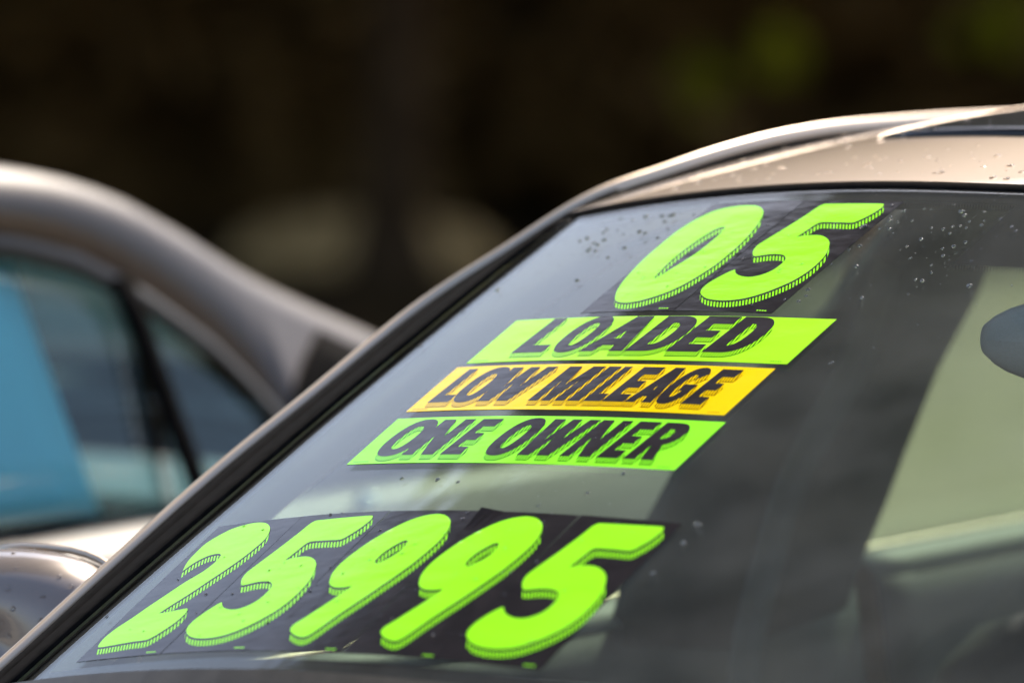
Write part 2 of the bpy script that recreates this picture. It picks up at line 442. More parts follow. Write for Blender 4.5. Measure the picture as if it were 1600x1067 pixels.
# sunroof: dark glass panel with its raised body-coloured rim
sr = []
for k in range(15):
    eta = .185 + .54 * k / 14; r = []
    for i in range(25):
        u = -1 + 2 * i / 24; x = u * .430
        r.append(roof(x, eta + .035 * u * u, .004))
    sr.append(r)
sun_o = loft('sunroof', sr, M['gloss_black'], roof_o, thick=.006)
rimp = [roof(-.440, .185 + .045 + .54 * k / 20, .002) for k in range(21)]
rimp = [roof(-.430, .212, .001)] + rimp; rimr = [.0003, .0015] + [.0025] * 19 + [.001]
tube('rim', rimp, rimr, M['paint'], sun_o)
tube('rim', [Vector((-p.x, p.y, p.z)) for p in rimp], rimr, M['paint'], sun_o)

# side windows, doors' inner trim, window sills, B-pillars
def pane(nm, ya, yb, sg, mt):
    rows = []
    for k in range(15):
        y = lerp(ya, yb, k / 14); zb = belt(y) - .02
        c = interp([(p.y, p.x, p.z) for p in CR], y); top = Vector((c[0] - .028, y, c[1] - .05))
        bot = Vector((-.755, y, zb)); rows.append([Vector((-sg * q.x, q.y, q.z)) for q in [bot.lerp(top, t / 6) + Vector((-.012 * math.sin(math.pi * t / 6), 0, 0)) for t in range(7)]])
    return loft(nm, rows, mt, car, thick=.0035)
for sg in (-1, 1):
    pane('front_side_window', .10, 1.17, sg, M['side']); pane('rear_side_window', 1.22, 2.2, sg, M['side'])
    # inner door panel with its light sill
    for nm, a, b in (('door_trim', .02, 1.14), ('door_trim', 1.18, 2.1)):
        rows = []
        for k in range(15):
            y = lerp(a, b, k / 14); zb = belt(y)
            rows.append([Vector((sg * x, y, z)) for x, z in [(.742, zb - .012), (.735, zb + .000), (.715, zb + .004), (.690, zb - .002), (.676, zb - .016)]])
        sl = loft('window_sill', rows, M['trim_light'], car, thick=.004)
        rows = []
        for k in range(15):
            y = lerp(a, b, k / 14); zb = belt(y)
            rows.append([Vector((sg * x, y, z)) for x, z in [(.676, zb - .018), (.668, zb - .06), (.66, zb - .12), (.63, zb - .22), (.63, zb - .27), (.67, zb - .32), (.68, .30)]])
        loft(nm, rows, M['trim'], car, thick=.004)
    # B-pillar trim
    fr = [(.745, .90), (.765, .98), (.79, 1.035), (.83, 1.09), (.925, 1.17), (1.05, 1.245), (1.12, 1.31), (1.17, 1.37)]
    rr = [(1.12, .90), (1.15, .98), (1.18, 1.035), (1.205, 1.09), (1.245, 1.17), (1.305, 1.25), (1.335, 1.31), (1.37, 1.37)]
    rows = []
    for (ya, za), (yb, zb) in zip(fr, rr):
        t = (za - .9) / .47; x = lerp(.672, .615, t)
        rows.append([Vector((sg * (x + .02), ya, za)), Vector((sg * (x + .003), ya + .01, za)), Vector((sg * (x - .004), lerp(ya, yb, .5), lerp(za, zb, .5))), Vector((sg * (x + .003), yb - .01, zb)), Vector((sg * (x + .02), yb, zb))])
    loft('pillar_trim', rows if sg < 0 else rows[::-1], M['trim'], car, thick=.012)
    # seat belt hanging down the pillar
    bp = spline([(-.595, 1.075, 1.29), (-.60, 1.03, 1.19), (-.60, .975, 1.13), (-.60, .925, 1.07), (-.60, .89, 1.0), (-.605, .86, .90), (-.61, .855, .75)], 6)
    rows = [[Vector((-sg * (q.x - .004 * math.cos(v * 3)), q.y + v * .024, q.z - v * .008)) for v in (-1, -.5, 0, .5, 1)] for q in bp]
    loft('seat_belt', rows, M['belt'], car, thick=.0015)
# dashboard
rows = []
for k in range(29):
    x = -.68 + 1.36 * k / 28; d = .02 * (x / .68) ** 2
    rows.append([Vector((x, y, z - d)) for y, z in [(-.04 + .03 * abs(x), .955), (.05, .965), (.20, .957), (.38, .945), (.50, .925), (.56, .89), (.57, .80), (.53, .60), (.52, .40)]])
loft('dashboard', rows, M['trim'], car, thick=-.004)
# seats
def seat(xc, y0, top, parent):
    rb = []
    for k in range(13):
        t = k / 12; z = lerp(.45, top, t); y = y0 + .18 * t + .02
        w = .245 * (1 - .06 * t) * (1 if t < .82 else math.sqrt(max(.06, 1 - ((t - .82) / .19) ** 2)) )
        dp = .075 * (1 - .35 * t) * (1 if t < .9 else .75)
        rb.append([Vector((xc + w * math.copysign(abs(math.cos(a)) ** .55, math.cos(a)), y + dp * math.copysign(abs(math.sin(a)) ** .7, math.sin(a)), z)) for a in [2 * math.pi * j / 28 for j in range(29)]])
    c = sum(rb[-1], Vector()) / 29; rb.append([c + Vector((0, 0, .006))] * 29)
    b = loft('seat_back', rb, M['cloth'], parent)
    rbox('seat_cushion', (xc, y0 - .22, .40), (.50, .50, .16), M['cloth'], parent, .05)
    hr = rbox('headrest', (xc, y0 + .24, top + .115), (.27, .10, .17), M['cloth'], parent, .045, rot=(-.15, 0, 0))
    for dx in (-.06, .06):
        tube('headrest_post', [(xc + dx, y0 + .21, top - .03), (xc + dx, y0 + .235, top + .06)], .006, M['chrome'], hr)
seat(-.36, 1.02, .955, car); seat(.36, 1.02, .955, car)
rbox('rear_seat_back', (0, 2.02, .72), (1.28, .16, .55), M['cloth'], car, .06, rot=(-.35, 0, 0))
rbox('rear_shelf', (0, 2.45, .97), (1.28, .55, .02), M['trim'], car, .008)
rbox('cabin_floor', (0, 1.2, .27), (1.34, 2.2, .04), M['trim'], car, .01)
rbox('firewall', (0, -.10, .62), (1.4, .03, .62), M['trim'], car, .01)
# headliner
rows = []
for k in range(16):
    eta = .02 + 1.5 * k / 15
    rows.append([roof(x, eta, -.03 - .02 * (abs(x) / .6) ** 4) for x in [-.60 + .06 * i for i in range(21)]])
loft('headliner', rows, M['liner'], car, thick=-.006)
# rear window
rows = []
for k in range(9):
    t = k / 8; rows.append([Vector((x, lerp(2.16, 2.75, t) - .08 * (x / .6) ** 2, lerp(1.425, 1.02, t) - .05 * (x / .6) ** 2)) for x in [-.62 + .0775 * i for i in range(17)]])
loft('rear_window', rows, M['side'], car, thick=.004)
rows = []
for k in range(8):
    y = lerp(2.70, 3.14, k / 7); rows.append([Vector((x, y, 1.035 - .05 * (k / 7) ** 2 - .05 * (abs(x) / .7) ** 3)) for x in [-.70 + .07 * i for i in range(21)]])
loft('trunk_lid', rows, M['paint'], car, thick=.012)
# interior mirror
mc = Vector((.046, .485, 1.258)); rows = []
for k in range(15):
    u = -1 + 2 * k / 14; hx = .128
    hh = .036 * (1 - abs(u) ** 3.2 * .62); yy = .012 * u * u
    tilt = .06 * u
    rows.append([mc + Vector((hx * u, -.020 * math.cos(a) * (1 - .55 * u ** 6) + yy - .05 * u * .6, hh * math.sin(a) + tilt * .06)) for a in [2 * math.pi * j / 20 for j in range(21)]])
e0 = [sum(rows[0], Vector()) / 21] * 21; e1_ = [sum(rows[-1], Vector()) / 21] * 21
mir = loft('interior_mirror', [e0] + rows + [e1_], M['plastic'], car)
tube('mirror_stalk', [mc + Vector((.0, -.01, .02)), mc + Vector((.0, -.02, .05)), G(.045, .60, -.008)], [.014, .012, .016], M['plastic'], mir)
rbox('sensor_box', tuple(G(0.02, .64, -.025)), (.12, .09, .03), M['trim'], car, .01, rot=(GA, 0, 0))
# steering wheel on the driver's side
sw = []
for k in range(33):
    t = 2 * math.pi * k / 32; sw.append(Vector((.37 + .185 * math.cos(t), .60 - .09 * math.sin(t), .83 + .16 * math.sin(t))))
st = tube('steering_wheel', sw, .015, M['plastic'], car)
rbox('hub', (.37, .58, .82), (.14, .05, .10), M['plastic'], st, .02, rot=(-.5, 0, 0))
for a in (0, math.pi, -math.pi / 2):
    tube('spoke', [(.37 + .05 * math.cos(a), .59, .82 + .04 * math.sin(a)), (.37 + .18 * math.cos(a), .60 - .09 * math.sin(a), .83 + .155 * math.sin(a))], .011, M['plastic'], st)
# outside mirrors
def outside_mirror(sg):
    c = Vector((sg * .878, .130, .966)); rows = []
    for k in range(19):
        v = -math.pi / 2 + math.pi * k / 18
        r = []
        for j in range(33):
            a = 2 * math.pi * j / 32
            cx = math.copysign(abs(math.cos(a)) ** .72, math.cos(a)); sz = math.copysign(abs(math.sin(a)) ** .8, math.sin(a))
            q = math.cos(v) ** .7
            yy = math.sin(v) * .075
            if yy > .03: yy = .03 + (yy - .03) * .15
            r.append(c + Vector((sg * (.118 * cx * q + .01 * sz), yy - .015 * sg * cx * sg, .076 * sz * q)))
        rows.append(r)
    mo = loft('side_mirror', rows, M['paint3'], car)
    rim = [c + Vector((sg * .116 * math.copysign(abs(math.cos(a)) ** .72, math.cos(a)), .036, .075 * math.copysign(abs(math.sin(a)) ** .8, math.sin(a)))) for a in [2 * math.pi * j / 40 for j in range(41)]]
    tube('mirror_rim', rim, .0035, M['paint'], mo, 8)
    tube('mirror_arm', [c + Vector((-sg * .09, 0, -.05)), (sg * .74, .12, .905)], [.03, .04], M['rubber'], mo)
    return mo
MIR = outside_mirror(-1); outside_mirror(1)
for x in (-.78, .78):
    for y in (-.85, 2.35): wheel_part('wheel', Vector((x, y, .33)), car)

# ================================================================== STICKERS
def flat_bm(contours):
    """triangulated flat polygon (mm) with holes, cut into 8 mm strips so it can follow the curved glass"""
    polys = [[Vector((x, y, 0)) for x, y in c] for c in contours]
    pts = [p for c in polys for p in c]; tris = tessellate_polygon(polys)
    bm = bmesh.new(); vs_ = [bm.verts.new(p) for p in pts]
    for t in tris:
        if len(set(t)) == 3:
            try: bm.faces.new([vs_[i] for i in t])
            except ValueError: pass
    xs = [p.x for p in pts]; ys = [p.y for p in pts]
    x = math.floor(min(xs) / 8) * 8
    while x < max(xs):
        bmesh.ops.bisect_plane(bm, geom=bm.verts[:] + bm.edges[:] + bm.faces[:], plane_co=(x, 0, 0), plane_no=(1, 0, 0)); x += 8
    y = math.floor(min(ys) / 30) * 30
    while y < max(ys):
        bmesh.ops.bisect_plane(bm, geom=bm.verts[:] + bm.edges[:] + bm.faces[:], plane_co=(0, y, 0), plane_no=(0, 1, 0)); y += 30
    for f in bm.faces:
        if f.normal.z < 0: f.normal_flip()
    bm.normal_update(); bm.verts.index_update()
    v = [(a.co.x, a.co.y) for a in bm.verts]
    f = [[q.index for q in (p.verts if p.normal.z >= 0 else reversed(p.verts))] for p in bm.faces]; bm.free()
    return v, f

class Frame:
    """a sticker's own flat millimetre frame laid on the glass; bow is its slight slack"""
    def __init__(s, x0, s0, rot, W=1, bow=0.): s.x0, s.s0, s.c, s.n, s.W, s.bow = x0, s0, math.cos(rot), math.sin(rot), W, bow
    def at(s, p, q, off):
        q = q - s.bow * (1 - (2 * p / s.W) ** 2); p, q = p * .001, q * .001
        return G(s.x0 + p * s.c - q * s.n, s.s0 + p * s.n + q * s.c, off)

def print_layer(name, fr, layers, mt, parent):
    """layers: list of (flat verts, faces, dx, dy, height) joined in one mesh with a UV map in mm"""
    V, F, UV = [], [], []
    for v, f, dx, dy, off in layers:
        b = len(V)
        for x, y in v: V.append(fr.at(x + dx, y + dy, off)); UV.append((x + dx, y + dy))
        F += [[b + i for i in t] for t in f]
    o = mesh(name, V, F, mt, parent, smooth=True)
    uvl = o.data.uv_layers.new(name='UVMap')
    for lp in o.data.loops: uvl.data[lp.index].uv = UV[lp.vertex_index]
    return o

def panel(fr, x0, x1, y0, y1, mt, parent, h=.0004, curl=None):
    nx = max(4, int((x1 - x0) / 8)); ny = 7; rows = []
    for j in range(ny + 1):
        rows.append([fr.at(lerp(x0, x1, i / nx), lerp(y0, y1, j / ny), h + (curl(i / nx, j / ny) if curl else 0)) for i in range(nx + 1)])
    V = [p for r in rows for p in r]; F = []; n = nx + 1
    for j in range(ny):
        for i in range(nx): F.append((j * n + i, j * n + i + 1, (j + 1) * n + i + 1, (j + 1) * n + i))
    loop = [i for i in range(n)] + [j * n + nx for j in range(1, ny + 1)] + [ny * n + i for i in range(nx - 1, -1, -1)] + [j * n for j in range(ny - 1, 0, -1)]
    b = len(V)
    for q in loop:
        j, i = divmod(q, n); V.append(fr.at(lerp(x0, x1, i / nx), lerp(y0, y1, j / ny), .00005))
    for k in range(len(loop)):
        k2 = (k + 1) % len(loop); F.append((loop[k2], loop[k], b + k, b + k2))
    o = mesh('backing', V, F, mt, parent, smooth=False)
    return o

DIG = {
'0': [[(-90.0, -79.6), (-99.0, -65.7), (-106.6, -46.1), (-111.3, -25.5), (-114.8, -2.5), (-116.1, 21.8), (-116.0, 46.1), (-112.5, 64.4), (-105.4, 80.2), (-95.0, 89.8), (-79.1, 94.3), (-64.9, 95.1), (-51.9, 93.5), (-42.0, 88.3), (-34.1, 80.8), (-28.2, 71.2), (-22.4, 57.0), (-17.7, 39.6), (-14.3, 20.0), (-13.1, -0.4), (-13.9, -21.8), (-18.1, -40.7), (-24.0, -57.1), (-32.7, -70.2), (-44.1, -79.7), (-56.5, -86.2), (-67.9, -88.6), (-77.8, -87.4), (-85.0, -84.3)], [(-71.4, -42.6), (-73.3, -31.8), (-75.6, -15.9), (-76.4, 0.0), (-75.6, 16.0), (-73.3, 31.9), (-69.8, 44.4), (-65.5, 52.2), (-60.1, 53.7), (-56.1, 45.8), (-54.4, 34.2), (-54.2, 17.0), (-55.6, -0.1), (-59.5, -15.7), (-63.7, -29.0), (-66.2, -38.9), (-68.3, -43.7)]],
'5': [[(27.8, 94.2), (31.2, 95.0), (92.9, 97.5), (96.7, 96.1), (98.4, 89.9), (96.1, 77.9), (91.3, 67.2), (86.4, 60.9), (69.3, 60.6), (50.7, 60.0), (47.1, 56.3), (45.3, 45.8), (42.4, 31.5), (49.1, 34.3), (59.1, 35.9), (69.2, 35.0), (79.0, 30.3), (87.1, 23.1), (93.9, 12.0), (99.1, -0.3), (101.4, -15.2), (100.9, -31.5), (96.6, -46.8), (88.9, -59.7), (78.9, -71.4), (66.6, -80.2), (52.4, -84.5), (36.9, -85.1), (22.7, -82.2), (12.1, -76.2), (6.7, -70.8), (3.7, -63.9), (3.7, -54.4), (7.6, -42.7), (12.2, -33.9), (15.9, -29.6), (22.1, -36.3), (29.3, -40.4), (38.3, -42.7), (47.3, -42.0), (55.0, -37.4), (60.3, -29.7), (61.8, -20.1), (60.8, -11.3), (57.9, -6.4), (52.5, -2.2), (44.7, -0.5), (34.1, -1.2), (20.4, -4.7), (15.4, -0.9), (10.4, 6.7), (8.4, 15.7), (10.9, 27.3), (16.9, 49.4), (22.5, 74.3), (25.1, 90.2)]],
'2': [[(-250.7, 30.5), (-258.1, 46.4), (-260.2, 61.6), (-259.9, 75.2), (-253.5, 86.5), (-243.6, 96.1), (-229.4, 100.8), (-216.1, 101.8), (-202.8, 99.1), (-191.9, 92.1), (-184.1, 82.4), (-179.7, 70.8), (-180.2, 57.3), (-183.7, 40.7), (-189.6, 24.4), (-197.6, 6.2), (-205.7, -12.0), (-215.1, -28.6), (-219.9, -39.2), (-206.9, -37.9), (-189.4, -35.2), (-185.7, -36.1), (-182.7, -43.0), (-183.4, -55.8), (-188.5, -68.0), (-195.2, -78.5), (-200.8, -81.1), (-216.2, -81.7), (-234.7, -83.6), (-257.0, -84.8), (-261.5, -78.8), (-263.0, -68.0), (-260.0, -55.6), (-252.4, -41.3), (-246.0, -25.6), (-237.6, -7.7), (-229.2, 10.3), (-219.7, 24.7), (-216.3, 38.1), (-217.5, 48.8), (-221.9, 53.1), (-228.1, 54.0), (-237.2, 51.7), (-246.1, 43.2)]],
'9': [[(-28.0, -75.1), (-29.9, -68.2), (-25.3, -58.0), (-19.0, -43.1), (-12.8, -28.2), (-8.3, -15.4), (-7.5, -10.8), (-17.4, -13.1), (-27.2, -12.4), (-35.5, -8.3), (-41.2, -1.2), (-46.5, 10.6), (-47.8, 24.8), (-45.3, 40.2), (-40.0, 56.8), (-32.0, 72.2), (-21.2, 86.5), (-9.4, 94.8), (4.2, 98.4), (16.3, 96.7), (27.1, 90.0), (33.5, 81.7), (38.6, 68.7), (39.7, 54.4), (38.2, 37.9), (34.9, 19.0), (28.9, -0.9), (22.0, -21.9), (15.0, -40.4), (8.8, -57.6), (4.4, -72.5), (0.8, -81.5), (-3.3, -85.4), (-11.2, -84.7), (-20.7, -80.7)], [(-8.3, 23.6), (-10.7, 29.0), (-10.0, 39.6), (-6.5, 49.1), (-1.6, 56.8), (2.4, 58.2), (5.1, 55.1), (7.1, 45.6), (4.6, 34.9), (-0.3, 27.4), (-3.9, 22.6)]]}
DIGC = {'0': -57.0, '5': 57.0, '2': -215.2, '9': 0.0}
DIGF = {}
for ch, cs in DIG.items():
    DIGF[ch] = flat_bm([closed_spline([(x - DIGC[ch], y) for x, y in c], 3) for c in cs])
SHX, SHY = 7.2, -10.6
M['hatch_green'] = stripe_mat('green_hatch_print', GREEN, PRINT, 3.7, SHX, SHY, .55)

def digit_sticker(ch, fr, W, y0, y1, gx, label, group, curl=None):
    c = fr.at(0, y0, 0); root = empty('digit_sticker', c)
    tag(root, label, 'sticker', group)
    panel(fr, -W / 2, W / 2, y0, y1, M['panel'], root, curl=curl)
    v, f = DIGF[ch]
    N = 9
    print_layer('hatched_shadow', fr, [(v, f, gx + SHX * t, SHY * t, .00060 - .00002 * i) for i, t in enumerate([.46 + .60 * k / (N - 1) for k in range(N)])], M['hatch_green'], root)
    print_layer('dark_outline', fr, [(v, f, gx + SHX * t, SHY * t, .00074 - .00002 * i) for i, t in enumerate([-.04, .08, .18, .28])], M['ink'], root)
    print_layer('digit', fr, [(v, f, gx, 0, .00080)], M['green'], root)
    fp = [(W / 2 - 20 + 3 * k, y0 + 3.2) for k in range(4)]
    V = [[(x, y), (x + 2.2, y), (x + 2.2, y + 1.6), (x, y + 1.6)] for x, y in fp]
    print_layer('fine_print', fr, [(q, [(0, 1, 2, 3)], 0, 0, .00048) for q in V], M['green'], root)

PX0, PS0, PROT = -.1739 - .19, .0228, .0041
def sub_frame(x0, s0, rot, dx, dr=0., dq=0.):
    return Frame(x0 + (dx * math.cos(rot) - dq * math.sin(rot)) * .001, s0 + (dx * math.sin(rot) + dq * math.cos(rot)) * .001, rot + dr)
names = ['first', 'second', 'third', 'fourth', 'last']
for k, ch in enumerate('25995'):
    dx = -215.2 + 107.6 * k
    lab = ['fluorescent green 2 on black sticker, first of the price row beside the pillar', 'fluorescent green 5 on black sticker between the 2 and the first 9',
           'fluorescent green 9 on black sticker, left one of the two nines', 'fluorescent green 9 on black sticker, right one of the two nines',
           'fluorescent green 5 on black sticker, last of the price row'][k]
    cu = None
    if k == 3: cu = lambda u, v: .004 * max(0, 1 - u / .22) * max(0, (v - .86) / .14)
    digit_sticker(ch, sub_frame(PX0, PS0, PROT, dx, [0, .004, -.003, .003, -.004][k], [0, .5, 0, -.4, .3][k]), [107.0, 106.6, 107.2, 106.4, 107.2][k], -104.8, 104.8, [0, 0, 0, -4.0, 1.2][k], lab, 'price digit stickers', cu)
YX0, YS0, YROT = -.145 - .19, .5647, -.0347
digit_sticker('0', sub_frame(YX0, YS0, YROT, -57.2), 113.0, -103.6, 103.6, 0, 'fluorescent green 0 on black sticker, left half of the 05 below the roof', 'year digit stickers')
digit_sticker('5', sub_frame(YX0, YS0, YROT, 57.2), 113.4, -103.6, 103.6, 0, 'fluorescent green 5 on black sticker, right half of the 05 below the roof', 'year digit stickers')

# ---- slogan lettering
def sup(cx, cy, rx, ry, a0, a1, n, e=2.35):
    out = []
    for k in range(n):
        a = math.radians(lerp(a0, a1, k / (n - 1)))
        out.append((cx + rx * math.copysign(abs(math.cos(a)) ** (2 / e), math.cos(a)), cy + ry * math.copysign(abs(math.sin(a)) ** (2 / e), math.sin(a))))
    return out
def glyph(ch, w, h, t):
    th = .215 * h
    if ch == 'L': return [[(0, 0), (w, 0), (w - .5, th), (t, th), (t, h), (0, h)]]
    if ch == 'I': return [[(0, 0), (w, 0), (w, h), (0, h)]]
    if ch == 'E':
        m0, m1 = .5 * h - th * .46, .5 * h + th * .46
        return [[(0, 0), (w, 0), (w - .5, th), (t, th), (t, m0), (w * .9, m0), (w * .9, m1), (t, m1), (t, h - th), (w, h - th), (w, h), (0, h)]]
    if ch == 'O': return [sup(w / 2, h / 2, w / 2, h / 2 + 1.6, 0, 360, 41)[:-1], sup(w / 2, h / 2, w / 2 - t * .93, h / 2 - th * .82, 0, 360, 33)[:-1]]
    if ch == 'D':
        c = w * .42
        return [[(0, 0)] + sup(c, h / 2, w - c, h / 2, -90, 90, 21) + [(0, h)], [(t, th * .9)] + sup(c, h / 2, w - c - t, h / 2 - th * .9, -90, 90, 17) + [(t, h - th * .9)]]
    if ch == 'A':
        a, b = .34 * w, .72 * w; t = t * .98
        xl = lambda y: t + a * y; xr = lambda y: w - t - (w - b) * y
        yc = (w - 2 * t) / (a + w - b)
        y0, y1 = .17, .36
        o_ = [(0, 0), (t, 0), (xl(y0), y0 * h), (xr(y0), y0 * h), (w - t, 0), (w, 0), (b, h), (a, h)]
        yc = min(yc, .8)
        return [o_, [(xl(y1), y1 * h), (xr(y1), y1 * h), ((xl(yc) + xr(yc)) / 2, yc * h)]] if xr(y1) - xl(y1) > 1 else [o_]
    if ch == 'N': return [[(0, 0), (t, 0), (t, .52 * h), (w - t * 1.1, 0), (w, 0), (w, h), (w - t, h), (w - t, .48 * h), (t * 1.1, h), (0, h)]]
    if ch == 'M': return [[(0, 0), (t, 0), (t, .60 * h), (.39 * w, 0), (.61 * w, 0), (w - t, .60 * h), (w - t, 0), (w, 0), (w, h), (.66 * w, h), (.5 * w, .46 * h), (.34 * w, h), (0, h)]]
    if ch == 'W': return [[(.13 * w, 0), (.39 * w, 0), (.47 * w, .50 * h), (.55 * w, 0), (.81 * w, 0), (w, h), (.77 * w, h), (.68 * w, .42 * h), (.60 * w, h), (.40 * w, h), (.325 * w, .42 * h), (.235 * w, h), (0, h)]]
    if ch == 'G':
        o_ = sup(w / 2, h / 2, w / 2, h / 2 + 1.4, 38, 322, 33); i_ = sup(w / 2, h / 2, w / 2 - t * .95, h / 2 - th * .85, 330, 30, 27)
        return [o_ + [(w * .97, .16 * h), (w * .97, .54 * h), (.50 * w, .54 * h), (.50 * w, .36 * h), (w - t * .95, .36 * h)] + i_[1:]]
    if ch == 'R':
        c = w * .42; r0, r1 = .38 * h, h
        return [[(0, 0), (t, 0), (t, .36 * h), (t * 1.12, .36 * h), (w - t * 1.08, 0), (w, 0), (w * .70, .41 * h)] + sup(c, (r0 + r1) / 2, w - c, (r1 - r0) / 2, -58, 90, 17) + [(0, h)],
                [(t, .56 * h)] + sup(c, .69 * h, w - c - t, .135 * h, -90, 90, 11) + [(t, .825 * h)]]

def slogan(fr, W, H, mt, hatch, ink_edge, letters, base, cap, shear, stem, label, offs=(3.4, -7.2)):
    root = empty('slogan_sticker', fr.at(0, -H / 2, 0)); tag(root, label, 'sticker', 'slogan stickers')
    panel(fr, -W / 2, W / 2, -H / 2, H / 2, mt, root)
    sh_layers, ed_layers = [], []
    for ch, p0, p1 in letters:
        w, h = p1 - p0, cap - base
        t = stem if ch != 'I' else w
        cs = [[(p0 + x + shear * y / h, base + y) for x, y in c] for c in glyph(ch, w, h, w if ch == 'I' else min(t, w * {'N': .335, 'M': .26, 'O': .36, 'R': .38, 'G': .36, 'A': .36}.get(ch, .43)))]
        v, f = flat_bm(cs)
        N = 6
        ed_layers += [(v, f, offs[0] * q, offs[1] * q, .00050 - .000004 * i) for i, q in enumerate([.2, .5, .8, 1.12])]
        sh_layers += [(v, f, offs[0] * q, offs[1] * q, .00068 - .00002 * i) for i, q in enumerate([.1 + .9 * k / (N - 1) for k in range(N)])]
        print_layer('letter', fr, [(v, f, 0, 0, .00076)], M['ink'], root)
    print_layer('letter_outline', fr, ed_layers, ink_edge, root)
    print_layer('hatched_shadow', fr, sh_layers, hatch, root)
    for marks in ([(-W / 2 + 6 + 2.6 * k, -H / 2 + 3) for k in range(8)], [(W / 2 - 20 + 2.6 * k, -H / 2 + 3) for k in range(5)]): print_layer('fine_print', fr, [([(x, y), (x + 1.7, y), (x + 1.7, y + 1.1), (x, y + 1.1)], [(0, 1, 2, 3)], 0, 0, .00047) for x, y in marks], ink_edge, root)

def hatch_pair(nm, col, dark):
    return stripe_mat(nm + '_hatch_print', col, dark, 2.9, 1.2, -7.2, .58), mat(nm + '_ink_edge', dark, .16, spec=.3)
h1, e1m = hatch_pair('lime', GREEN2, (.025, .12, .006)); h2, e2m = hatch_pair('orange', ORANGE, (.18, .07, .002)); h3, e3m = hatch_pair('green', (.30, 1, .03), (.02, .12, .006))
slogan(Frame(-.1511 - .19, .4191 , -.0247, 379.3, 6.0), 379.3, 77.0, M['lime'], h1, e1m,
       [('L', -142.9, -102.5), ('O', -98.3, -56.8), ('A', -56.1, -3.9), ('D', -1.4, 44.8), ('E', 46.3, 82.9), ('D', 87.4, 131.0)], -24.0, 37.5, 5.6, 16.8, 'lime green sticker reading LOADED, topmost of the three slogans')
slogan(Frame(-.1599 - .19, .3349, -.0305, 379.1, 6.0), 379.1, 77.3, M['orange'], h2, e2m,
       [('L', -173.3, -145.9), ('O', -148.2, -109.2), ('W', -115.1, -58.4), ('M', -43.7, -0.5), ('I', 3.8, 17.9), ('L', 22.1, 42.8), ('E', 44.3, 68.9), ('A', 70.0, 100.1), ('G', 98.3, 127.2), ('E', 132.3, 154.6)], -24.5, 33.5, 5.2, 13.8, 'yellow orange sticker reading LOW MILEAGE, middle of the three slogans')
slogan(Frame(-.1577 - .19, .2468, -.0259, 388.1, 6.0), 388.1, 76.4, M['leaf_lime'], h3, e3m,
       [('O', -175.5, -130.3), ('N', -132.6, -92.5), ('E', -83.4, -58.2), ('O', -36.5, 2.2), ('W', 3.6, 56.5), ('N', 59.3, 92.6), ('E', 100.5, 123.9), ('R', 129.8, 162.2)], -25.5, 33.0, 6.4, 14.6, 'bright green sticker reading ONE OWNER, lowest of the three slogans')

